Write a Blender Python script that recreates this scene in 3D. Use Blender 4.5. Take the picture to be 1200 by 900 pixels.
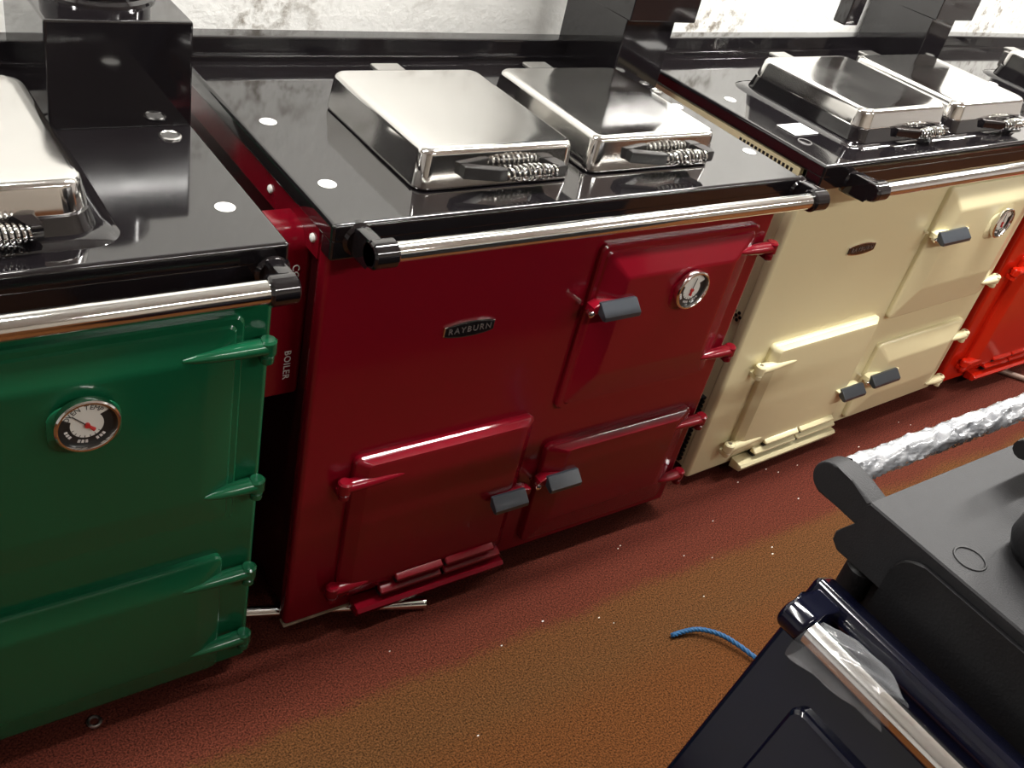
import bpy, bmesh, math, random
from mathutils import Vector, Matrix, Euler
random.seed(7)
for o in list(bpy.data.objects): bpy.data.objects.remove(o)
SC = bpy.context.scene
C = SC.collection
R = math.radians
PI = math.pi

# ------------------------------------------------------------------ camera
cam_d = bpy.data.cameras.new('camera'); cam = bpy.data.objects.new('camera', cam_d); C.objects.link(cam)
cam_d.sensor_fit = 'HORIZONTAL'; cam_d.sensor_width = 36.0; cam_d.lens = 36.0 * 1156.69 / 1200.0
cam_d.clip_start = 0.02; cam_d.clip_end = 60
cam.matrix_world = (Matrix.Translation((-0.5723, -1.0622, 1.4814)) @ Matrix.Rotation(-0.7363, 4, 'Z')
                    @ Matrix.Rotation(0.9672, 4, 'X') @ Matrix.Rotation(0.2542, 4, 'Z'))
SC.camera = cam

# ------------------------------------------------------------------ world, lamps, exposure
W_ = bpy.data.worlds.new('world'); SC.world = W_; W_.use_nodes = True
W_.node_tree.nodes['Background'].inputs[0].default_value = (0.85, 0.92, 1.0, 1)
W_.node_tree.nodes['Background'].inputs[1].default_value = 0.10
SC.view_settings.view_transform = 'Standard'; SC.view_settings.look = 'None'
SC.view_settings.gamma = 1.0; SC.view_settings.use_curve_mapping = False
SC.view_settings.exposure = 0.0
LAMPS = [  # x, y, z, watts, length (fluorescent fittings on the ceiling, tubes run along x)
    (-0.9, -0.09, 2.42, 40, 1.5),
    (1.5, -0.09, 2.42, 92, 1.5),
    (3.9, -0.09, 2.42, 75, 1.5),
    (1.0, -2.5, 2.42, 46, 1.5),
    (3.6, -2.5, 2.42, 46, 1.5),
]

# ------------------------------------------------------------------ materials
def mat(name, col, rough=0.4, metal=0.0, coat=0.0, bump=0.0, bscale=200, var=0.0, vscale=6, spec=0.5,
        rvar=0.0, col2=None, emit=None, estr=0, rscale=8):
    m = bpy.data.materials.new(name); m.use_nodes = True
    nt = m.node_tree; b = nt.nodes['Principled BSDF']
    b.inputs['Base Color'].default_value = (*col, 1); b.inputs['Roughness'].default_value = rough
    b.inputs['Metallic'].default_value = metal; b.inputs['Coat Weight'].default_value = coat
    b.inputs['Coat Roughness'].default_value = 0.05; b.inputs['Specular IOR Level'].default_value = spec
    if emit: b.inputs['Emission Color'].default_value = (*emit, 1); b.inputs['Emission Strength'].default_value = estr
    tc = nt.nodes.new('ShaderNodeTexCoord')
    if var or col2:
        n = nt.nodes.new('ShaderNodeTexNoise'); n.inputs['Scale'].default_value = vscale; n.inputs['Detail'].default_value = 5
        nt.links.new(tc.outputs['Object'], n.inputs['Vector'])
        r = nt.nodes.new('ShaderNodeValToRGB'); r.color_ramp.elements[0].position = .35; r.color_ramp.elements[1].position = .65
        c2 = col2 or tuple(c * (1 - var) for c in col)
        r.color_ramp.elements[0].color = (*c2, 1); r.color_ramp.elements[1].color = (*col, 1)
        nt.links.new(n.outputs['Fac'], r.inputs['Fac']); nt.links.new(r.outputs['Color'], b.inputs['Base Color'])
    if rvar:
        n = nt.nodes.new('ShaderNodeTexNoise'); n.inputs['Scale'].default_value = rscale; n.inputs['Detail'].default_value = 6
        nt.links.new(tc.outputs['Object'], n.inputs['Vector'])
        mr = nt.nodes.new('ShaderNodeMapRange'); mr.inputs['From Min'].default_value = .35; mr.inputs['From Max'].default_value = .7
        mr.inputs['To Min'].default_value = rough; mr.inputs['To Max'].default_value = rough + rvar
        nt.links.new(n.outputs['Fac'], mr.inputs['Value']); nt.links.new(mr.outputs['Result'], b.inputs['Roughness'])
    if bump:
        n = nt.nodes.new('ShaderNodeTexNoise'); n.inputs['Scale'].default_value = bscale; n.inputs['Detail'].default_value = 3
        nt.links.new(tc.outputs['Object'], n.inputs['Vector'])
        bp = nt.nodes.new('ShaderNodeBump'); bp.inputs['Strength'].default_value = bump; bp.inputs['Distance'].default_value = .002
        nt.links.new(n.outputs['Fac'], bp.inputs['Height']); nt.links.new(bp.outputs['Normal'], b.inputs['Normal'])
    return m

M = {}
def enamel(name, col, rough=.13): M[name] = mat(name, col, rough, coat=.12, spec=.42, bump=.04, bscale=45, rvar=.05)
enamel('maroon', (.170, .0028, .0100)); enamel('green', (.006, .085, .036)); enamel('cream', (.74, .67, .42), .2)
enamel('scarlet', (.50, .014, .004)); enamel('navy', (.003, .0035, .011), .1)
M['black'] = mat('black_enamel', (.007, .006, .007), .05, coat=.35, spec=.6, bump=.006, bscale=30, rvar=.05)
M['black_dull'] = mat('black_dull', (.014, .013, .013), .35)
M['charcoal'] = mat('charcoal_iron', (.019, .019, .021), .55, spec=.25, bump=.25, bscale=500, var=.1, vscale=60)
M['soot'] = mat('soot_black', (.006, .006, .007), .5, spec=.3, bump=.2, bscale=300)
M['steel_dark'] = mat('dark_side_steel', (.030, .022, .022), .45, col2=(.05, .034, .03), vscale=9)
M['maroon_side_shade'] = mat('maroon_side_shade', (.050, .003, .006), .22, col2=(.035, .006, .006), vscale=9)  # maroon enamel darkened in its colour to stand in for the side's shade
M['chrome'] = mat('chrome', (.82, .82, .80), .07, metal=1, rvar=.05)
M['lid_chrome'] = mat('lid_chrome', (.80, .79, .77), .06, metal=1, rvar=.14, bump=.03, bscale=9, rscale=7)
M['white'] = mat('white_enamel_cap', (.85, .84, .80), .25)
M['steel'] = mat('brushed_steel', (.55, .54, .52), .3, metal=1)
M['grip'] = mat('grip_black', (.028, .034, .042), .28, coat=.3)
M['dial_black'] = mat('dial_black', (.02, .022, .022), .3)
M['dial_white'] = mat('dial_white', (.78, .79, .74), .4)
M['needle_red'] = mat('needle_red', (.55, .03, .03), .4)
M['silver_ink'] = mat('silver_letters', (.28, .27, .27), .35, metal=.6)
M['white_ink'] = mat('white_letters', (.75, .72, .70), .5)
M['dark_ink'] = mat('dark_letters', (.05, .05, .05), .5)
M['paper'] = mat('paper', (.85, .85, .84), .6)
M['trim'] = mat('dirty_trim', (.45, .38, .28), .6, col2=(.25, .18, .12), vscale=30)
M['lamp_white'] = mat('lamp_white', (.8, .8, .8), .5)
M['rope'] = mat('blue_rope', (.010, .085, .21), .5, bump=.3, bscale=600)
M['rust'] = mat('rusty_rod', (.22, .15, .12), .5, metal=.5)

def film_mat():
    m = bpy.data.materials.new('clear_film'); m.use_nodes = True; nt = m.node_tree; nt.nodes.clear()
    o = nt.nodes.new('ShaderNodeOutputMaterial'); mx = nt.nodes.new('ShaderNodeMixShader')
    t = nt.nodes.new('ShaderNodeBsdfTransparent'); g = nt.nodes.new('ShaderNodeBsdfPrincipled')
    g.inputs['Base Color'].default_value = (.45, .46, .48, 1); g.inputs['Roughness'].default_value = .12; g.inputs['Coat Weight'].default_value = .5
    lw = nt.nodes.new('ShaderNodeLayerWeight'); lw.inputs['Blend'].default_value = .35
    mr = nt.nodes.new('ShaderNodeMapRange'); mr.inputs['To Min'].default_value = .05; mr.inputs['To Max'].default_value = .5
    nt.links.new(lw.outputs['Facing'], mr.inputs['Value']); nt.links.new(mr.outputs['Result'], mx.inputs[0])
    nt.links.new(t.outputs[0], mx.inputs[1]); nt.links.new(g.outputs[0], mx.inputs[2]); nt.links.new(mx.outputs[0], o.inputs[0])
    return m
M['film'] = film_mat()
M['wrap'] = mat('crinkled_wrap', (.42, .43, .45), .25, metal=.15, coat=.8, bump=.6, bscale=60, col2=(.22, .23, .25), vscale=60)

def carpet_mat():
    m = bpy.data.materials.new('carpet'); m.use_nodes = True; nt = m.node_tree; b = nt.nodes['Principled BSDF']
    N = nt.nodes.new; L = nt.links.new
    b.inputs['Roughness'].default_value = .95; b.inputs['Specular IOR Level'].default_value = .1
    tc = N('ShaderNodeTexCoord'); sx = N('ShaderNodeSeparateXYZ'); L(tc.outputs['Object'], sx.inputs[0])
    wob = N('ShaderNodeTexNoise'); wob.inputs['Scale'].default_value = 5; wob.inputs['Detail'].default_value = 6; L(tc.outputs['Object'], wob.inputs['Vector'])
    fine = N('ShaderNodeTexNoise'); fine.inputs['Scale'].default_value = 120; fine.inputs['Detail'].default_value = 2; L(tc.outputs['Object'], fine.inputs['Vector'])
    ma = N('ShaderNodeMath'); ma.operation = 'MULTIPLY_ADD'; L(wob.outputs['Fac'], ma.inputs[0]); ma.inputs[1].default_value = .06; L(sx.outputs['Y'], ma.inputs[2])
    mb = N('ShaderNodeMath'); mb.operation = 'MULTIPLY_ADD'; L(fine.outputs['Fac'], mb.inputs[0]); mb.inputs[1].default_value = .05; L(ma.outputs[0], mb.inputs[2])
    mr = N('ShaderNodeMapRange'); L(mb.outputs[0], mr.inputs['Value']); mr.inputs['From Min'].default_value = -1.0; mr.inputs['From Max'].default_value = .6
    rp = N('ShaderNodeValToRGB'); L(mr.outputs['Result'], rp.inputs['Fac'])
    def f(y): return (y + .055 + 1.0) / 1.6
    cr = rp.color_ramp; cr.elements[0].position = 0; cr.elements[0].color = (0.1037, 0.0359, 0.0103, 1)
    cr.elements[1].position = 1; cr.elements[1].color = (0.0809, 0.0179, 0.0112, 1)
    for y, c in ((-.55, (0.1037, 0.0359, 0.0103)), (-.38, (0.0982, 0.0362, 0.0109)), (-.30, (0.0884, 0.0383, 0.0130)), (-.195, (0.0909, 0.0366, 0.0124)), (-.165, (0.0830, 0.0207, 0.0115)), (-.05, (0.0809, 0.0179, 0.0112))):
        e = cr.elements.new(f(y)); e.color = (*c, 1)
    sp = N('ShaderNodeTexNoise'); sp.inputs['Scale'].default_value = 300; sp.inputs['Detail'].default_value = 6; L(tc.outputs['Object'], sp.inputs['Vector'])
    m2 = N('ShaderNodeMapRange'); L(sp.outputs['Fac'], m2.inputs['Value']); m2.inputs['From Min'].default_value = .3; m2.inputs['From Max'].default_value = .7
    m2.inputs['To Min'].default_value = .20; m2.inputs['To Max'].default_value = 1.9
    mx = N('ShaderNodeMix'); mx.data_type = 'RGBA'; mx.blend_type = 'MULTIPLY'; mx.inputs['Factor'].default_value = 1
    L(rp.outputs['Color'], mx.inputs['A']); L(m2.outputs['Result'], mx.inputs['B']); L(mx.outputs['Result'], b.inputs['Base Color'])
    bp = N('ShaderNodeBump'); bp.inputs['Strength'].default_value = .8; bp.inputs['Distance'].default_value = .006
    L(sp.outputs['Fac'], bp.inputs['Height']); L(bp.outputs['Normal'], b.inputs['Normal'])
    return m
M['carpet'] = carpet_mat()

def wall_mat():
    m = bpy.data.materials.new('stained_wall'); m.use_nodes = True; nt = m.node_tree; b = nt.nodes['Principled BSDF']
    N = nt.nodes.new; L = nt.links.new
    b.inputs['Roughness'].default_value = .8
    tc = N('ShaderNodeTexCoord')
    big = N('ShaderNodeTexNoise'); big.inputs['Scale'].default_value = 2.6; big.inputs['Detail'].default_value = 3; L(tc.outputs['Object'], big.inputs['Vector'])
    det = N('ShaderNodeTexNoise'); det.inputs['Scale'].default_value = 26; det.inputs['Detail'].default_value = 8; det.inputs['Roughness'].default_value = .7; L(tc.outputs['Object'], det.inputs['Vector'])
    r1 = N('ShaderNodeMapRange'); L(big.outputs['Fac'], r1.inputs['Value']); r1.inputs['From Min'].default_value = .46; r1.inputs['From Max'].default_value = .58
    r2 = N('ShaderNodeMapRange'); L(det.outputs['Fac'], r2.inputs['Value']); r2.inputs['From Min'].default_value = .48; r2.inputs['From Max'].default_value = .62
    mu = N('ShaderNodeMath'); mu.operation = 'MULTIPLY'; L(r1.outputs['Result'], mu.inputs[0]); L(r2.outputs['Result'], mu.inputs[1])
    sz = N('ShaderNodeSeparateXYZ'); L(tc.outputs['Object'], sz.inputs[0])
    lo = N('ShaderNodeMapRange'); L(sz.outputs['Z'], lo.inputs['Value']); lo.inputs['From Min'].default_value = 1.15; lo.inputs['From Max'].default_value = 1.05
    m3 = N('ShaderNodeMath'); m3.operation = 'MULTIPLY'; L(mu.outputs[0], m3.inputs[0]); L(lo.outputs['Result'], m3.inputs[1]); mu = m3
    mx = N('ShaderNodeMix'); mx.data_type = 'RGBA'; L(mu.outputs[0], mx.inputs['Factor'])
    mx.inputs['A'].default_value = (.86, .86, .83, 1); mx.inputs['B'].default_value = (.26, .23, .19, 1)
    L(mx.outputs['Result'], b.inputs['Base Color'])
    bp = N('ShaderNodeBump'); bp.inputs['Strength'].default_value = .5; bp.inputs['Distance'].default_value = .01
    L(det.outputs['Fac'], bp.inputs['Height']); L(bp.outputs['Normal'], b.inputs['Normal'])
    return m
M['wall'] = wall_mat()
M['plaster'] = mat('plaster', (.74, .74, .73), .85, bump=.2, bscale=30)
M['far_wall'] = mat('far_wall', (.42, .38, .33), .85, var=.2, vscale=2)

# ------------------------------------------------------------------ mesh helpers
def finish(name, bm, m, parent=None, angle=35):
    bmesh.ops.recalc_face_normals(bm, faces=bm.faces[:])
    me = bpy.data.meshes.new(name); bm.to_mesh(me); bm.free()
    for p in me.polygons: p.use_smooth = True
    me.set_sharp_from_angle(angle=R(angle))
    me.materials.append(M[m] if isinstance(m, str) else m)
    o = bpy.data.objects.new(name, me); C.objects.link(o)
    if parent: o.parent = parent
    w = o.modifiers.new('weighted_normal', 'WEIGHTED_NORMAL'); w.keep_sharp = True; w.weight = 60
    return o
def empty(name, label, cat, loc=(0, 0, 0), rot=(0, 0, 0), group=None):
    o = bpy.data.objects.new(name, None); C.objects.link(o); o.empty_display_size = .1
    o.location = loc; o.rotation_euler = rot; o['label'] = label; o['category'] = cat
    if group: o['group'] = group
    return o
def tag(o, label, cat, group=None):
    o['label'] = label; o['category'] = cat
    if group: o['group'] = group
    return o
def struct(o): o['kind'] = 'structure'; return o
def NB(): return bmesh.new()
def bev_edges(bm, es, w, seg=3): bmesh.ops.bevel(bm, geom=es, offset=w, segments=seg, profile=.5, affect='EDGES', clamp_overlap=True)
def box(bm, x0, x1, y0, y1, z0, z1, bev=0, seg=2):
    vs = [bm.verts.new(p) for p in ((x0, y0, z0), (x1, y0, z0), (x1, y1, z0), (x0, y1, z0), (x0, y0, z1), (x1, y0, z1), (x1, y1, z1), (x0, y1, z1))]
    fs = [bm.faces.new([vs[i] for i in f]) for f in ((0, 3, 2, 1), (4, 5, 6, 7), (0, 1, 5, 4), (1, 2, 6, 5), (2, 3, 7, 6), (3, 0, 4, 7))]
    if bev:
        es = list({e for f in fs for e in f.edges}); bev_edges(bm, es, bev, seg)
    return bm
def loft(bm, loops, cap0=True, cap1=True, closed=True):
    rows = [[bm.verts.new(p) for p in lp] for lp in loops]; n = len(rows[0])
    for a, b in zip(rows, rows[1:]):
        for i in range(n if closed else n - 1):
            bm.faces.new((a[i], a[(i + 1) % n], b[(i + 1) % n], b[i]))
    if cap0: bm.faces.new(rows[0][::-1])
    if cap1: bm.faces.new(rows[-1])
    return bm
def frame(d):
    d = Vector(d).normalized(); a = Vector((0, 0, 1)) if abs(d.z) < .9 else Vector((1, 0, 0))
    u = d.cross(a).normalized(); return d, u, d.cross(u)
def cyl(bm, p0, p1, r0, r1=None, n=20, bev=0):
    p0, p1 = Vector(p0), Vector(p1); r1 = r0 if r1 is None else r1; d, u, v = frame(p1 - p0)
    L_ = [(p0, r0), (p1, r1)]
    if bev: L_ = [(p0, r0 - bev), (p0 + d * bev, r0), (p1 - d * bev, r1), (p1, r1 - bev)]
    return loft(bm, [[c + (u * math.cos(2 * PI * i / n) + v * math.sin(2 * PI * i / n)) * r for i in range(n)] for c, r in L_])
def lathe(bm, c, axis, prof, n=32):   # prof: (distance along axis, radius)
    d, u, v = frame(axis); c = Vector(c)
    return loft(bm, [[c + d * a + (u * math.cos(2 * PI * i / n) + v * math.sin(2 * PI * i / n)) * max(r, 1e-5) for i in range(n)] for a, r in prof])
def tube(bm, pts, r, n=8, closed=False):
    pts = [Vector(p) for p in pts]; loops = []; u = None
    for i, p in enumerate(pts):
        a = pts[i - 1] if (i or closed) else pts[0]; b = pts[(i + 1) % len(pts)] if (i < len(pts) - 1 or closed) else pts[-1]
        d = (b - a).normalized()
        if u is None: u = frame(d)[1]
        u = (u - d * u.dot(d)).normalized(); v = d.cross(u); rr = r(i / (len(pts) - 1)) if callable(r) else r
        loops.append([p + (u * math.cos(2 * PI * k / n) + v * math.sin(2 * PI * k / n)) * rr for k in range(n)])
    if closed: loops.append(loops[0]); return loft(bm, loops, False, False)
    return loft(bm, loops)
def prism(bm, poly, axis, a, b, bev=0, seg=2):   # poly in the two other axes (in xyz order)
    def P(p, t): return {'x': (t, p[0], p[1]), 'y': (p[0], t, p[1]), 'z': (p[0], p[1], t)}[axis]
    A = [bm.verts.new(P(p, a)) for p in poly]; B = [bm.verts.new(P(p, b)) for p in poly]; n = len(poly)
    fs = [bm.faces.new((A[i], A[(i + 1) % n], B[(i + 1) % n], B[i])) for i in range(n)]
    f0 = bm.faces.new(A[::-1]); f1 = bm.faces.new(B)
    if bev:
        es = [e for f in (f0, f1) for e in f.edges]; bev_edges(bm, list(set(es)), bev, seg)
    return bm
def rrect(x0, x1, z0, z1, r, n=6):
    out = []
    for cx, cz, a0 in ((x1 - r, z1 - r, 0), (x0 + r, z1 - r, 90), (x0 + r, z0 + r, 180), (x1 - r, z0 + r, 270)):
        for i in range(n + 1):
            a = R(a0 + 90 * i / n); out.append((cx + r * math.cos(a), cz + r * math.sin(a)))
    return out
def text_mesh(s, size, extrude=.0004, spacing=1.0):
    cu = bpy.data.curves.new('t', 'FONT'); cu.body = s; cu.size = size; cu.extrude = extrude; cu.align_x = 'CENTER'; cu.align_y = 'CENTER'
    cu.space_character = spacing; cu.resolution_u = 3
    o = bpy.data.objects.new('t', cu); C.objects.link(o); bpy.context.view_layer.update()
    me = bpy.data.meshes.new_from_object(o.evaluated_get(bpy.context.evaluated_depsgraph_get()))
    bpy.data.objects.remove(o); bpy.data.curves.remove(cu)
    return me
def add_text(bm, s, size, mtx, extrude=.0004, spacing=1.0):
    me = text_mesh(s, size, extrude, spacing); me.transform(mtx); bm.from_mesh(me); bpy.data.meshes.remove(me)
    return bm

# ------------------------------------------------------------------ room
def plane_box(name, x0, x1, y0, y1, z0, z1, m): return struct(finish(name, box(NB(), x0, x1, y0, y1, z0, z1), m))
YW = .69
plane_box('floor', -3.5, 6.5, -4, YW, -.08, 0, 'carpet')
plane_box('wall_back', -3.5, 6.5, YW, YW + .1, 0, 2.46, 'wall')
plane_box('wall_left', -3.6, -3.5, -4, YW + .1, 0, 2.46, 'plaster')
plane_box('wall_right', 6.5, 6.6, -4, YW + .1, 0, 2.46, 'plaster')
plane_box('wall_front', -3.6, 6.6, -4.1, -4, 0, 2.46, 'far_wall')
plane_box('ceiling', -3.6, 6.6, -4.1, YW + .1, 2.46, 2.56, 'plaster')
for i, (x, y, z, w, ln) in enumerate(LAMPS):
    where = ['above the green cooker', 'above the cream cooker', 'above the far end of the cooker row', 'behind the camera', 'behind the camera, further right'][i]
    t = empty('ceiling_lamp', 'white fluorescent batten on the ceiling ' + where, 'lamp', (x, y, 2.46), group='ceiling battens')
    finish('housing', box(NB(), -ln / 2, ln / 2, -.05, .05, -.035, 0, .008), 'lamp_white', t)
    l = bpy.data.lights.new('tube_light', 'AREA'); l.shape = 'RECTANGLE'; l.size = ln; l.size_y = .09; l.energy = w; l.color = (1.0, .975, .93)
    lo = bpy.data.objects.new('tube_light', l); C.objects.link(lo); lo.parent = t; lo.location = (0, 0, -.04)

# ------------------------------------------------------------------ cooker parts
def door(root, m, x0, x1, z0, z1, ch=.05, depth=.026, bot=None, r=.012, name='door', lip=False, top=None):
    bot = ch if bot is None else bot
    lev = [(0, 0, 0, .0), (0, 0, 0, .007), (.003, .003, .003, .010), (.011, .011, .011, .0105), (.014, .014, .014, .0135),
           (ch, ch, bot, depth - .001), (ch + .012, ch + .012, bot + .012, depth)]
    if top is not None: lev = lev[:-2] + [(ch, top, bot, depth - .001), (ch + .012, top + .008, bot + .012, depth)]
    if not lip: lev = [(0, 0, 0, .0), (0, 0, 0, .008), (.0015, .0015, .0015, .0115), (.005, .005, .005, .0140)] + lev[-2:]
    loops = [[(x, -d, z) for x, z in rrect(x0 + s, x1 - s, z0 + b, z1 - t, max(.003, r - s * .1))] for s, t, b, d in lev]
    return finish(name, loft(NB(), loops), m, root, 20)
def hinge(dr, root, m, xh, z, side, ln=.095, body_m=None):
    # spear-shaped strap tapering into the door, round barrel end, lug below on the body
    s = -1 if side == 'R' else 1
    rr = .0125; loops = []
    for t_, r_, yc in ((-.011, .003, -.017), (-.009, .0075, -.017), (-.005, .0105, -.017), (0, .0118, -.017), (ln * .3, .0116, -.017), (ln * .6, .0100, -.017), (ln * .85, .0068, -.018), (ln, .0025, -.019)):
        loops.append([(xh + s * t_, yc - 1.15 * r_ * math.cos(2 * PI * k / 16), z + r_ * math.sin(2 * PI * k / 16)) for k in range(16)])
    bm = NB(); loft(bm, loops); cyl(bm, (xh, -.018, z - rr), (xh, -.018, z + rr), .0125, n=20, bev=.003)
    finish('hinge_strap', bm, m, dr)
    bm = NB(); cyl(bm, (xh, -.019, z - .027), (xh, -.019, z - rr), .0095, n=16, bev=.003); box(bm, xh - .008, xh + .008, -.019, 0, z - .026, z - .014, .002)
    finish('hinge_lug', bm, m, root)
    if m == 'cream': finish('hinge_pin', cyl(NB(), (xh, -.018, z + rr - .002), (xh, -.018, z + rr + .001), .0048, n=14), 'steel', dr)
def handle(dr, root, m, xg, z, side, ln=.085, y0=-.022, pin=True, off=.026):
    # enamelled arm from the door edge with a sloped black grip; xg = outer end of the arm, side = direction towards grip
    s = 1 if side == '+' else -1
    bm = NB()
    prism(bm, [(xg, z - .008), (xg + s * .02, z - .012), (xg + s * .055, z - .006), (xg + s * (ln + .01), z + .004), (xg + s * (ln + .012), z + .011), (xg + s * .04, z + .013), (xg + s * .012, z + .012), (xg, z + .006)], 'y', y0 - .012, y0 + .012, .004, 2)
    finish('handle_arm', bm, m, dr)
    g0, g1 = sorted((xg + s * off, xg + s * (off + ln)))
    prof = [(y0 - .006, z + .014), (y0 - .012, z + .0155), (y0 - .033, z - .003), (y0 - .033, z - .011), (y0 - .027, z - .013), (y0 - .010, z - .006)]
    finish('grip', prism(NB(), prof, 'x', g0, g1, .0025, 2), 'grip', dr)
    if pin:
        bm = NB(); lathe(bm, (xg - s * .002, y0 - .001, z - .006), (0, -1, 0), [(0, .005), (.008, .005), (.009, .007), (.012, .0065), (.014, .004), (.0145, 0)], 14)
        cyl(bm, (xg - s * .010, 0, z + .004), (xg - s * .010, -.012, z + .004), .004, n=10)
        finish('latch_pin', bm, 'chrome', root)
def arc_text(bm, s, cx, cz, rad, size, y, a_mid, step, flip=False):
    n = len(s)
    for i, ch in enumerate(s):
        if ch == ' ': continue
        a = a_mid + (-1 if not flip else 1) * (i - (n - 1) / 2) * step * (1 if not flip else 1)
        ar = R(a); rot = (a - 90) if not flip else (a + 90)
        mt = Matrix.Translation((cx + rad * math.cos(ar), y, cz + rad * math.sin(ar))) @ Matrix.Rotation(R(-rot), 4, 'Y') @ Matrix.Rotation(R(90), 4, 'X')
        add_text(bm, ch, size, mt, .0002)
def gauge(dr, x, z, r, y, needle_a, words=True, m='green'):
    # raised enamel boss, chrome bezel, dial with a white face and black ring, needle
    bm = NB(); loops = [[(px, -d, pz) for px, pz in rrect(x - r * 1.16 + s, x + r * 1.16 - s, z - r * 1.22 + s, z + r * .62 - s, r * .6)] for s, d in ((0, .012), (.002, -y - .006), (.009, -y))]
    finish('gauge_boss', loft(bm, loops), m, dr)
    lathe_p = [(0, r * .98), (.006, r), (.010, r * .99), (.012, r * .94), (.012, r * .88), (.0085, r * .85), (.004, r * .84)]
    finish('gauge_bezel', lathe(NB(), (x, y, z), (0, -1, 0), lathe_p, 40), 'chrome', dr)
    yd = y - .0045
    finish('gauge_dial', lathe(NB(), (x, yd, z), (0, -1, 0), [(0, r * .86), (.0006, r * .86)], 40), 'dial_black', dr)
    bm = NB(); lathe(bm, (x, yd - .0007, z), (0, -1, 0), [(0, r * .50), (.0004, r * .50)], 36)
    sec = [(x + r * q * math.cos(R(a)), z + r * q * math.sin(R(a))) for q, rng in ((.80, range(35, 161, 7)), (.45, range(160, 34, -7))) for a in rng]
    A = [bm.verts.new((px, yd - .0012, pz)) for px, pz in sec]; bm.faces.new(A)
    finish('gauge_face', bm, 'dial_white', dr)
    bm = NB()
    if words:
        arc_text(bm, 'OVEN', x, z, r * .66, r * .24, yd - .0016, 133, 13); arc_text(bm, 'TEMP', x, z, r * .66, r * .24, yd - .0016, 70, 13)
    for a in range(200, 340, 20):
        c, s_ = math.cos(R(a)), math.sin(R(a)); t0, t1 = Vector((x + c * r * .42, yd - .0014, z + s_ * r * .42)), Vector((x + c * r * .49, yd - .0014, z + s_ * r * .49)); cyl(bm, t0, t1, .0005, n=4)
    finish('gauge_lettering', bm, 'dark_ink', dr)
    bm = NB()
    for a in (205, 255, 305):   # unreadable white words round the black ring
        for k in range(-4, 5):
            if k % 3 == 2: continue
            c, s_ = math.cos(R(a + k * 3.4)), math.sin(R(a + k * 3.4)); cyl(bm, (x + c * r * .60, yd - .001, z + s_ * r * .60), (x + c * r * .70, yd - .001, z + s_ * r * .70), .0009, n=4)
    finish('gauge_marks', bm, 'white_ink', dr)
    bm = NB(); c, s_ = math.cos(R(needle_a)), math.sin(R(needle_a))
    cyl(bm, (x, yd - .003, z), (x + c * r * .62, yd - .003, z + s_ * r * .62), .0007, n=6)
    finish('gauge_pointer', bm, 'dark_ink', dr)
    bm = NB(); cyl(bm, (x, yd - .0015, z), (x, yd - .0045, z), .0035, n=12); cyl(bm, (x, yd - .003, z), (x - c * r * .28, yd - .003, z - s_ * r * .28), .0014, .0028, n=8)
    finish('gauge_needle', bm, 'needle_red', dr)
def badge(root, x, z, w=.097):
    h = w / 2; pts = [(x - h, z - .009), (x - h, z + .007)]
    def outline(hw, he, hm): return [(x + hw * t, z + he + (hm - he) * (1 - t * t)) for t in [i / 8 - 1 for i in range(17)]] + [(x - hw * t, z - he - (hm - he) * (1 - t * t)) for t in [i / 8 - 1 for i in range(17)]]
    bm = NB(); prism(bm, outline(h, .009, .015), 'y', -.004, .001, .001, 1); b = finish('badge', bm, 'chrome', root); b['label'] = 'chrome-edged black name badge'
    finish('badge_field', prism(NB(), outline(h - .0022, .0072, .0128), 'y', -.0046, -.003), 'black', b)
    bm = NB(); add_text(bm, 'RAYBURN', .0155, Matrix.Translation((x, -.0052, z)) @ Matrix.Rotation(R(90), 4, 'X'), .0004, 1.28)
    finish('badge_lettering', bm, 'silver_ink', b)
def rail(root, x0, x1, z, y=-.07, r=.0145, m='chrome', bm_='black', yb=-.018, slab=False, bz=None):
    finish('rail', cyl(NB(), (x0 + .006, y, z), (x1 - .006, y, z), r, n=28), m, root)
    for xa, s in ((x0, 1), (x1, -1)):
        bm = NB(); xi = xa - s * .016
        # arm: slab in the yz plane sloping from the plate edge to the rail end
        pts = [(yb + .006, z + .012), (yb + .006, z - .030), (yb - .012, z - .030)]
        pts += [(y + .020 * math.cos(R(a)), z + .020 * math.sin(R(a))) for a in range(285, 75, -21)]
        pts += [(yb - .014, z + .018)]
        if slab: a0, a1 = sorted((xi - s * .016, xi + s * .012))
        else: a0, a1 = sorted((xi - s * .010, xi + s * .012))
        prism(bm, pts, 'x', a0, a1, .005, 2)
        cyl(bm, (xi - s * .010, y, z), (xa + s * .012, y, z), .0205, n=24, bev=.003)
        lathe(bm, (xi, yb + .006, z - .006), (0, -1, 0), [(0, .027), (.006, .026), (.012, .019)], 20)
        finish('rail_bracket', bm, bm_, root)
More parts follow.
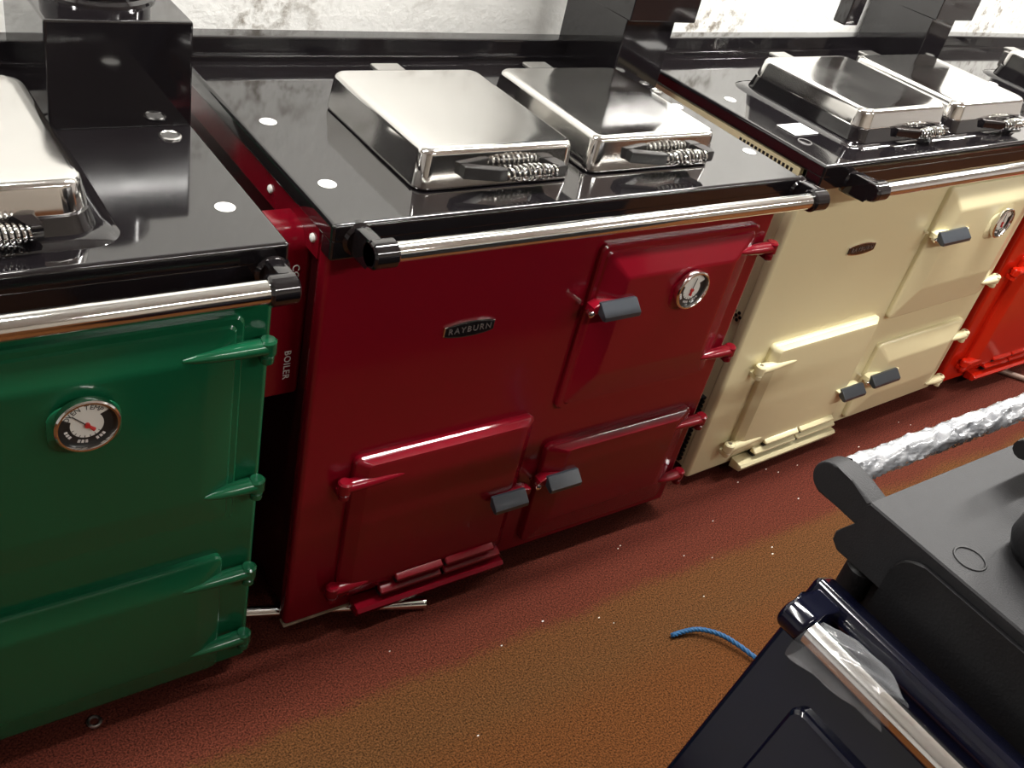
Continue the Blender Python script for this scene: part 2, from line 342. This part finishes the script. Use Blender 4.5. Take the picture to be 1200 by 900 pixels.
def coil_handle(lid, x0, x1, y, z, side='both', wedge=True, m='black_dull', coil='chrome'):
    # black brackets from the lid front, barrel-shaped coil spring between them
    L_ = x1 - x0; cx0, cx1 = x0 + L_ * .36, x1 - L_ * .07
    for k, (xa, xb) in enumerate(((x0, cx0 + .004), (x1, cx1 - .004))):
        s = 1 if xb > xa else -1
        bm = NB()
        pts = [(xa, y), (xa + s * .012, y), (xb, y - .020), (xb, y - .032), (xb - s * .014, y - .031), (xa, y - .014)] if k == 0 else [(xa, y), (xa - .03, y), (xb, y - .020), (xb, y - .032), (xa - s * .002, y - .031), (xa, y - .022)]
        prism(bm, pts, 'z', z - .010, z + .010, .003, 2)
        finish('handle_bracket', bm, m, lid)
    turns = 11; n = turns * 16; pts = []
    for i in range(n + 1):
        t = i / n; rr = .0065 + .0055 * math.sin(PI * t); a = 2 * PI * turns * t
        pts.append((cx0 + (cx1 - cx0) * t, y - .026 + rr * math.cos(a), z + rr * math.sin(a)))
    bm = NB(); tube(bm, pts, .0022, 6)
    finish('handle_coil', bm, coil, lid)
    finish('handle_core', cyl(NB(), (cx0, y - .026, z), (cx1, y - .026, z), .0055, n=12), 'black_dull', lid)
def lid(root, x0, x1, y0, y1, z0, z1, skirt=None, handle_x=None, m='lid_chrome', tilt=0, hm='black_dull', tab=True, r=.03, hz=None):
    zc = z0 if skirt is None else z0 + skirt
    loops = []
    for s, z in ((.000, zc), (-.001, zc + .004), (.004, z1 - .010), (.006, z1 - .005), (.010, z1 - .0018), (.016, z1 - .0004), (.05, z1)):
        loops.append([(x, y, z) for x, y in rrect(x0 + s, x1 - s, y0 + s, y1 - s, max(.012, r - s * .4), 7)])
    l = finish('lid', loft(NB(), loops), m, root, 50)
    if skirt:
        lp = [[(x, y, z) for x, y in rrect(x0 + s, x1 - s, y0 + s, y1 - s, r, 7)] for s, z in ((-.006, z0), (-.008, z0 + .004), (-.006, z0 + .010), (-.002, zc), (.01, zc + .002))]
        finish('lid_skirt', loft(NB(), lp), 'black', l)
    if handle_x: coil_handle(l, handle_x[0], handle_x[1], y0 + .002, hz or (z0 + z1) / 2 - .004, m=hm)
    if tab:
        xm = (x0 + x1) / 2
        bm = NB(); box(bm, xm - .025, xm + .030, y1 - .01, y1 + .075, z1 - .030, z1 - .022, .003); box(bm, xm - .045, xm + .050, y1 + .035, y1 + .06, z0, z1 - .028, .004)
        finish('lid_hinge', bm, 'steel', l)
    return l
def hotplate(root, x0, x1, y0, y1, z):
    lp = [[(x, y, zz) for x, y in rrect(x0 + s, x1 - s, y0 + s, y1 - s, .04, 7)] for s, zz in ((0, z - .002), (.003, z + .002), (.012, z + .0065), (.02, z + .007))]
    finish('hotplate_rim', loft(NB(), lp), 'black', root, 50)
def body(root, m, W, D=.58, zb=.03, zt=.81, side='steel_dark'):
    bm = NB(); box(bm, 0, W, 0, .03, zb, zt, .009, 3); finish('front_panel', bm, m, root)
    finish('carcass', box(NB(), .012, W - .012, .025, D, zb + .012, zt - .002), side, root)
    for xa in (0, W - .013): finish('side_flange', box(NB(), xa, xa + .013, .028, D, zt - .030, zt + .020, .002), m, root)
    finish('plinth', box(NB(), .09, W - .05, .10, D - .02, 0, zb + .014), 'soot', root)
def top_plate(root, W, D=.555, z=.86, th=.056, m='black', yf=-.02, caps=(), bg=True, ov=.006, cap_m='white', cap_r=.0135):
    finish('top_plate', box(NB(), -ov, W + ov, yf, D + .05, z - .030, z, .006, 3), m, root)
    finish('plate_skirt', box(NB(), -ov, W + ov, yf, .012, z - th, z - .022, .005, 3), m, root)
    for k, (x, y) in enumerate(caps):
        finish('plate_cap', lathe(NB(), (x, y, z - .002), (0, 0, 1), [(0, cap_r), (.0026, cap_r), (.0032, cap_r * .9), (.0033, 0)], 24), cap_m if not isinstance(cap_m, (list, tuple)) else cap_m[k], root)
    if bg:
        bm = NB(); box(bm, -ov, W + ov, D, D + .012, z - .01, z + .010, .003); box(bm, -ov, W + ov, D + .010, D + .05, z - .01, z + .040, .005)
        finish('back_guard', bm, m, root)
def flue(root, x0, x1, y0, y1, z0, zs, x1b, ztop, dy=.008, m='black'):
    bm = NB(); box(bm, x0, x1, y0, y1, z0, zs + .01, .003); f = finish('flue_box', bm, m, root)
    finish('flue_cowl', box(NB(), x0 - .001, x1b, y0 - dy, y1, zs, ztop, .003), m, f)
    return f
def vents(root, m, x0, x1, z0, dr):
    # ash lip projecting at the foot of the fire door and two rows of louvre bars above it
    bm = NB(); prism(bm, [(-.004, z0 - .016), (-.036, z0 - .010), (-.042, z0 + .004), (-.036, z0 + .010), (-.004, z0 + .012)], 'x', x0, x1, .004, 2)
    finish('ash_lip', bm, m, root)
    xm = (x0 + x1) / 2 + .02
    for za, xa, xb in ((z0 + .028, x0 + .05, x1 - .01), (z0 + .052, x0 + .08, x1 - .03)):
        for p, q in ((xa, xm - .004), (xm + .004, xb)):
            finish('vent_slot', box(NB(), p, q, -.0285, -.010, za - .010, za - .003), 'soot', dr)
            bm = NB(); prism(bm, [(-.015, za - .004), (-.034, za - .002), (-.034, za + .003), (-.022, za + .010), (-.015, za + .010)], 'x', p, q, .002, 1); finish('vent_bar', bm, m, dr)

# ------------------------------------------------------------------ maroon cooker (reference frame: front left foot at the origin)
t = empty('range_cooker', 'dark maroon range cooker with two plain chrome lids, between the green and cream cookers', 'cooker', (0, 0, 0), group='cookers along the wall')
red = t; Wd = .94
body(t, 'maroon', Wd, side='maroon_side_shade')
top_plate(t, Wd, caps=[(.039, .095), (.039, .308), (.917, .095), (.917, .308)])
finish('plate_stud', lathe(NB(), (.925, .385, .859), (0, 0, 1), [(0, .012), (.003, .012), (.004, .010), (.0025, .008), (.0025, 0)], 24), 'steel', t)
hotplate(t, .166, .440, .056, .356, .86); hotplate(t, .498, .768, .066, .362, .86)
lid(t, .158, .445, .047, .364, .8625, .924, handle_x=(.226, .402), r=.022, hz=.892)
lid(t, .489, .776, .057, .369, .8625, .924, handle_x=(.562, .738), r=.022, hz=.892)
rail(t, .050, .930, .840)
d = door(t, 'maroon', .505, .897, .412, .762, .055, .028, .075, lip=True)
hinge(d, t, 'maroon', .938, .713, 'R'); hinge(d, t, 'maroon', .938, .469, 'R')
handle(d, t, 'maroon', .500, .648, '+', .084, off=.012); gauge(d, .728, .660, .040, -.032, 82, False, 'maroon')
d = door(t, 'maroon', .09, .458, .072, .413, .022, .024, .03, top=.010); fd = d
hinge(d, t, 'maroon', .072, .366, 'L', .12); hinge(d, t, 'maroon', .078, .112, 'L', .075)
handle(d, t, 'maroon', .482, .232, '-', .078, -.02, False, .018); vents(t, 'maroon', .125, .455, .047, d)
d = door(t, 'maroon', .512, .90, .062, .323, .04, .026, .06, top=.014)
hinge(d, t, 'maroon', .936, .286, 'R', .1); hinge(d, t, 'maroon', .936, .126, 'R', .07)
handle(d, t, 'maroon', .500, .244, '+', .078, -.02, off=.014)
badge(t, .268, .636)
finish('bottom_trim', box(NB(), 0, .30, .001, .02, .0262, .031, .001), 'trim', t)
flue(t, .812, .942, .405, .60, .858, .998, .99, 1.55)
for y in (.194, .045):
    finish('side_screw', lathe(NB(), (0, y, .806), (-1, 0, 0), [(0, .007), (.003, .006), (.005, .002)], 12), 'white', t)
# control box on the left side with two rotated words
bm = NB(); pr = [(.065, .52), (.065, .775)] + [(.065 + .035 * (1 - math.cos(R(a))), .775 + .035 * math.sin(R(a))) for a in range(15, 91, 15)] + [(.125, .81), (.125, .52)]
prism(bm, pr, 'x', -.066, .012, .008, 3); cb = finish('control_box', bm, 'maroon', t)
for s, z in (('COOKER', .719), ('BOILER', .575)):
    bm = NB(); add_text(bm, s, .0155, Matrix.Translation((-.012, .0646, z)) @ Matrix.Rotation(R(90), 4, 'Y') @ Matrix.Rotation(R(90), 4, 'X'), .0003, 1.1)
    finish('control_lettering', bm, 'white_ink', cb)

# ------------------------------------------------------------------ green cooker
t = empty('range_cooker', 'dark green range cooker with a square black flue box on top, at the left', 'cooker', (-1.025, -.03, 0), group='cookers along the wall')
body(t, 'green', Wd)
top_plate(t, Wd, caps=[(Wd - .040, .084), (.04, .084), (.04, .30)])
finish('plate_stud', lathe(NB(), (Wd - .039, .301, .859), (0, 0, 1), [(0, .016), (.003, .016), (.0045, .0135), (.003, .012), (.003, 0)], 24), 'steel', t)
hotplate(t, .105, .76, .015, .40, .86)
lid(t, .45, .728, .045, .375, .862, .930, skirt=.026, handle_x=(.54, .665), hm='black', r=.035, hz=.884)
lid(t, .12, .40, .045, .375, .862, .930, skirt=.026, handle_x=(.20, .345), hm='black', r=.035, hz=.884)
rail(t, .060, .908, .826, r=.0155)
d = door(t, 'green', .44, .897, .385, .752, .05, .022, .06, lip=True)
hinge(d, t, 'green', .927, .703, 'R', .115); hinge(d, t, 'green', .927, .453, 'R', .08)
handle(d, t, 'green', .435, .63, '+'); gauge(d, .690, .644, .040, -.030, 135, True, 'green')
d = door(t, 'green', .44, .885, .045, .310, .035, .024, .05)
hinge(d, t, 'green', .925, .267, 'R', .115); hinge(d, t, 'green', .925, .108, 'R', .10)
handle(d, t, 'green', .440, .195, '+', .080, -.02)
d = door(t, 'green', .09, .40, .072, .400, .022, .024, .03, top=.010)
hinge(d, t, 'green', .072, .353, 'L', .12); hinge(d, t, 'green', .078, .10, 'L', .075)
handle(d, t, 'green', .428, .20, '-', .068, -.02, False); vents(t, 'green', .125, .395, .047, d)
badge(t, .268, .62)
f = finish('flue_box', box(NB(), Wd - .192, Wd + .004, .335, .58, .858, 1.012, .004), 'black', t)
finish('flue_collar', lathe(NB(), (Wd - .095, .455, 1.01), (0, 0, 1), [(0, .082), (.006, .080), (.010, .074), (.07, .072), (.072, .068), (.02, .066), (.02, 0)], 40), 'black', f)

# ------------------------------------------------------------------ cream cooker
t = empty('range_cooker', 'pale cream range cooker with chrome-topped black lids, right of the maroon cooker', 'cooker', (1.055, .038, 0), (0, 0, R(2.2)), group='cookers along the wall')
Wc = 1.075
body(t, 'cream', Wc, zb=.024, side='cream')
top_plate(t, Wc, D=.535, z=.862, caps=[(.048, .288), (.048, .074), (Wc - .04, .07), (Wc - .04, .28)], yf=-.028, cap_m=['white', 'black', 'white', 'white'])
finish('cap_ring', tube(NB(), [(.048 + .014 * math.cos(2 * PI * i / 24), .074 + .014 * math.sin(2 * PI * i / 24), .8625) for i in range(24)], .0012, 6, True), 'silver_ink', t)
hotplate(t, .135, .86, .015, .38, .862)
lid(t, .165, .485, .035, .345, .866, .936, skirt=.030, handle_x=(.285, .455), hm='black', hz=.888)
lid(t, .520, .840, .035, .345, .866, .936, skirt=.030, handle_x=(.640, .815), hm='black', hz=.888)
rail(t, .115, 1.05, .826, y=-.085, yb=-.026, slab=True)
d = door(t, 'cream', .575, 1.025, .380, .752, .055, .028, .085)
hinge(d, t, 'cream', 1.062, .425, 'R', .08); hinge(d, t, 'cream', 1.062, .70, 'R', .08)
handle(d, t, 'cream', .572, .628, '+', .125, off=.0); gauge(d, .858, .638, .042, -.034, 100, False, 'cream')
d = door(t, 'cream', .115, .537, .062, .398, .022, .024, .03, top=.010)
hinge(d, t, 'cream', .085, .345, 'L', .14); hinge(d, t, 'cream', .095, .108, 'L', .13)
handle(d, t, 'cream', .575, .178, '-', .095, -.02, False, .0); vents(t, 'cream', .15, .54, .036, d)
d = door(t, 'cream', .610, 1.03, .045, .293, .05, .028, .075)
hinge(d, t, 'cream', 1.065, .236, 'R', .09); hinge(d, t, 'cream', 1.065, .075, 'R', .08)
handle(d, t, 'cream', .602, .192, '+', .120, -.022, off=.0)
badge(t, .308, .621, .104)
flue(t, .905, 1.015, .40, .60, .86, 1.0, 1.085, 1.55)
finish('flue_damper', box(NB(), .60, .655, .45, .49, .965, 1.12, .004), 'black', t)
# rows of vent slots high and low on the left side
for i in range(14):
    y = .045 + i * .011; finish('side_slot', box(NB(), -.0014, .012, y, y + .006, .803, .822), 'soot', t)
for i in range(16):
    z = .05 + i * .0125; finish('side_louvre', box(NB(), .0, .0128, .04, .11, z, z + .006), 'soot', t)
for i, (yy, zz) in enumerate(((0, 0), (.012, 0), (.006, .009), (.018, .009), (0, .018), (.012, .018), (-.006, .009))):
    finish('side_hole', cyl(NB(), (.0105, .043 + yy, .458 + zz), (.0135, .043 + yy, .458 + zz), .0042, n=8), 'soot', t)
o = finish('price_card', box(NB(), -.038, .038, -.026, .026, 0, .0008), 'paper'); tag(o, 'small white paper card lying on the cream cooker plate', 'card')
o.location = (1.055 + .082, .038 + .130, .8631); o.rotation_euler = (0, 0, R(2))

# ------------------------------------------------------------------ scarlet cooker at the far right
t = empty('range_cooker', 'bright scarlet range cooker cut off by the right edge of the picture', 'cooker', (2.165, .075, 0), group='cookers along the wall')
body(t, 'scarlet', Wd, side='scarlet')
top_plate(t, Wd, z=.862, caps=[(.04, .09), (.04, .30)])
hotplate(t, .105, .84, .015, .40, .862)
lid(t, .125, .44, .045, .36, .866, .940, skirt=.030, handle_x=(.22, .39), hm='black', hz=.888)
lid(t, .48, .80, .045, .36, .866, .940, skirt=.030, handle_x=(.58, .75), hm='black', hz=.888)
rail(t, .06, .93, .826)
d = door(t, 'scarlet', .075, .458, .062, .475, .03, .026, .03, top=.012)
hinge(d, t, 'scarlet', .045, .435, 'L', .1); hinge(d, t, 'scarlet', .055, .112, 'L', .1)
handle(d, t, 'scarlet', .487, .25, '-', .068, -.02, False); vents(t, 'scarlet', .125, .455, .05, d)
d = door(t, 'scarlet', .505, .897, .412, .762, .055, .028, .075, lip=True)
hinge(d, t, 'scarlet', .946, .713, 'R'); hinge(d, t, 'scarlet', .946, .469, 'R'); handle(d, t, 'scarlet', .50, .64, '+')
d = door(t, 'scarlet', .512, .90, .062, .323, .04, .026, .06, top=.014)
hinge(d, t, 'scarlet', .944, .286, 'R', .1); hinge(d, t, 'scarlet', .944, .126, 'R', .07); handle(d, t, 'scarlet', .507, .236, '+', .075, -.02)

# ------------------------------------------------------------------ matt charcoal cooker across the aisle, facing the row (front towards +y)
# local frame turned 180 degrees: local x runs towards -x, local -y (front) towards +y
GW = .95
t = empty('range_cooker', 'matt charcoal grey range cooker with a film-wrapped rail, at the lower right', 'cooker', (.30 + GW, -.70, 0), (0, 0, R(180)))
# plate: ogee front nose on the sides, seen from the local right end (world x = .30)
pf = [(0, .86), (-.004, .853), (-.002, .824), (-.012, .812), (-.019, .800), (-.018, .788), (-.008, .780), (.03, .782), (.50, .782), (.50, .86)]
bm = NB(); prism(bm, pf, 'x', 0, GW, .002, 1); finish('top_plate', bm, 'charcoal', t)
finish('carcass', box(NB(), .02, GW - .02, .03, .50, .05, .785, .004), 'soot', t)
finish('plinth', box(NB(), .05, GW - .05, .06, .48, 0, .06), 'soot', t)
bm = NB(); prism(bm, rrect(.056, .50, .06, .847, .03), 'x', GW - .001, GW + .007, .002, 1); finish('side_panel', bm, 'soot', t)
finish('front_panel', box(NB(), .012, GW - .012, .006, .032, .05, .775, .006), 'charcoal', t)
finish('front_lug', cyl(NB(), (GW - .022, .020, .73), (GW - .022, .020, .778), .019, n=20, bev=.006), 'soot', t)
for x in (GW - .015, .015):   # flat rail brackets with rounded tips
    pts = [(.0, .860), (.012, .824), (-.012, .826)] + [(-.052 + .0245 * math.cos(R(a)), .846 + .0225 * math.sin(R(a))) for a in range(255, 80, -12)] + [(-.03, .8665)]
    finish('rail_bracket', prism(NB(), pts, 'x', x - .015, x + .015, .004, 2), 'charcoal', t)
finish('rail', cyl(NB(), (.03, -.055, .846), (GW - .03, -.055, .846), .0125, n=20), 'chrome', t)
loops = []; ns = 150; na = 30
for i in range(ns + 1):
    x = .035 + (GW - .07) * i / ns; lp = []
    for k in range(na):
        a = 2 * PI * k / na
        r_ = .0158 + .0020 * math.sin(9 * a + i * .9 + 2 * math.sin(i * .31)) * math.sin(i * .57 + 3 * a) + random.uniform(-.0009, .0012)
        if 60 < (math.degrees(a) % 360) < 130: r_ += .0025 * (0.5 + .5 * math.sin(i * .35)) 
        lp.append((x, -.055 + r_ * math.cos(a), .846 + r_ * math.sin(a)))
    loops.append(lp)
o = finish('rail_wrap', loft(NB(), loops, False, False), 'wrap', t, 60); o['label'] = 'crinkled clear plastic wrapped round the rail'
finish('plate_ring', tube(NB(), [(GW - .038 + .0165 * math.cos(2 * PI * i / 32), .103 + .0165 * math.sin(2 * PI * i / 32), .860) for i in range(32)], .0015, 6, True), 'soot', t)
for xa in (GW - .365, .17):
    lp = [[(x, y, z) for x, y in rrect(xa + s, xa + .29 - s, .098 + s, .40 - s, .045, 8)] for s, z in ((.012, .858), (.004, .866), (0, .88), (.002, .905), (.012, .919), (.03, .926), (.06, .928))]
    l = finish('lid', loft(NB(), lp), 'soot', t, 50)
    bm = NB()
    for dx in (.055, .125): tube(bm, [(xa + dx, .10, .895), (xa + dx, .06, .900), (xa + dx, .040, .902)], .010, 12)
    tube(bm, [(xa + .03, .036, .903), (xa + .09, .033, .904), (xa + .155, .036, .903)], .012, 12)
    finish('lid_handle', bm, 'black_dull', l)

# ------------------------------------------------------------------ navy cooker front leaning against the side of the charcoal cooker
LEAN = 22.6
t = empty('cooker_front', 'dark navy cooker front with chrome rail leaning on the charcoal cooker', 'cooker front', (-.066, -.708, 0), (R(-LEAN), 0, R(-90)))
PH, PW = .84, .93
finish('front_panel', box(NB(), 0, PW, 0, .022, .02, PH - .012, .008, 3), 'navy', t)
bm = NB(); box(bm, 0, PW, -.008, .030, PH - .030, PH, .008, 3); finish('top_edge', bm, 'navy', t)
bm = NB(); box(bm, .006, PW - .006, .028, .036, PH - .035, PH - .006, .003); finish('back_lip', bm, 'black', t)
finish('rail', cyl(NB(), (.045, -.040, PH - .040), (PW - .045, -.040, PH - .040), .0150, n=28), 'chrome', t)
for xa in (.026, PW - .026):
    bm = NB(); pts = [(.004, PH - .004), (.004, PH - .058)] + [(-.040 + .0185 * math.cos(R(a)), PH - .040 + .0185 * math.sin(R(a))) for a in range(280, 80, -18)]
    prism(bm, pts, 'x', xa - .016, xa + .018, .006, 3); finish('rail_bracket', bm, 'navy', t)
for a in ((.07, .46, .40, .72), (.50, .87, .40, .72), (.07, .46, .06, .36), (.50, .87, .06, .32)):
    door(t, 'navy', *a, .02, .014)
# torn film round the near end of the rail
bm = NB(); loops = []
for i in range(15):
    x = .048 + .100 * i / 14; lp = []
    for k in range(28):
        a = 2 * PI * k / 28 ; fl = max(0, 1 - i / 13) 
        r_ = .0165 + .0015 * math.sin(5 * a + i) + (.020 * fl + .006) * max(0, math.cos(a - R(205))) ** 3 + (.016 * math.sin(PI * i / 14)) * max(0, math.cos(a - R(40))) ** 4
        lp.append((x + .012 * math.sin(2 * a) * (i / 14), -.040 + r_ * math.cos(a), PH - .040 + r_ * math.sin(a)))
    loops.append(lp)
o = finish('film_wrap', loft(bm, loops, False, False), 'film', t, 60); o['label'] = 'torn clear plastic film on the rail end'

# ------------------------------------------------------------------ things on the carpet
bm = NB()
lathe_pts = [(.0095 * math.cos(2 * PI * i / 20), .0095 * math.sin(2 * PI * i / 20), .0022) for i in range(20)]
o = tag(finish('washer', tube(bm, lathe_pts, .0026, 8, True), 'steel'), 'small steel washer on the carpet below the green cooker', 'washer'); o.location = (-.339, -.037, .0005)
bm = NB(); A, B_ = Vector((-.070, .080, .0120)), Vector((.277, -.040, .0120)); d_ = (B_ - A).normalized(); f_, u_, v_ = frame(d_)
loft(bm, [[p + (u_ * math.cos(2 * PI * i / 24) + v_ * math.sin(2 * PI * i / 24)) * r for i in range(24)] for p, r in ((A, .0118), (B_, .0118), (B_, .0098), (B_ - d_ * .05, .0098))], True, True)
tag(finish('chrome_tube', bm, 'chrome'), 'loose chrome tube poking out under the maroon cooker', 'tube')
ctrl = [(.704, -.312), (.735, -.318), (.765, -.330), (.795, -.358), (.815, -.395), (.835, -.45), (.87, -.52), (.93, -.58)]
def spline(P, n):
    out = []
    for i in range(len(P) - 1):
        p0, p1, p2, p3 = [Vector(P[max(0, min(len(P) - 1, j))]) for j in (i - 1, i, i + 1, i + 2)]
        for k in range(n):
            s = k / n; out.append(.5 * ((2 * p1) + (p2 - p0) * s + (2 * p0 - 5 * p1 + 4 * p2 - p3) * s * s + (3 * p1 - p0 - 3 * p2 + p3) * s ** 3))
    out.append(Vector(P[-1])); return out
cl = spline(ctrl, 16); bm = NB()
for st in range(3):
    pts = []
    for i, p in enumerate(cl):
        a = i * .55 + st * 2 * PI / 3; t2 = (cl[min(i + 1, len(cl) - 1)] - cl[max(i - 1, 0)]).normalized(); nrm = Vector((-t2.y, t2.x))
        q = p + nrm * (.0026 * math.cos(a)); pts.append((q.x, q.y, .0068 + .0026 * math.sin(a) + (.010 * math.sin(PI * min(1, i / 90)))))
    tube(bm, pts, .0029, 8)
tag(finish('rope', bm, 'rope'), 'short end of twisted blue rope on the carpet', 'rope')
o = tag(finish('metal_rod', cyl(NB(), (2.50, .10, .0105), (2.66, -.10, .0105), .010, n=14), 'rust'), 'dull brown metal rod on the carpet by the scarlet cooker', 'rod')
bm = NB()
for x, y in ((.47, -.15), (.78, -.06), (.95, -.17), (1.02, -.10), (1.18, -.02), (1.35, -.01), (1.30, -.10), (1.45, .0), (1.70, -.02), (.60, -.22), (.36, -.20), (.86, -.27), (1.10, -.21), (.25, -.35), (.9, -.14), (1.55, -.12), (1.9, .0), (.15, -.12)):
    for _ in range(random.choice((1, 1, 2))):
        s = random.uniform(.0010, .0022); xx, yy = x + random.uniform(-.03, .03), y + random.uniform(-.02, .02)
        box(bm, xx - s, xx + s, yy - s * .6, yy + s * .6, .0, .0016)
o = tag(finish('carpet_debris', bm, 'paper'), 'tiny white specks of debris scattered on the carpet', 'debris'); o['kind'] = 'stuff'
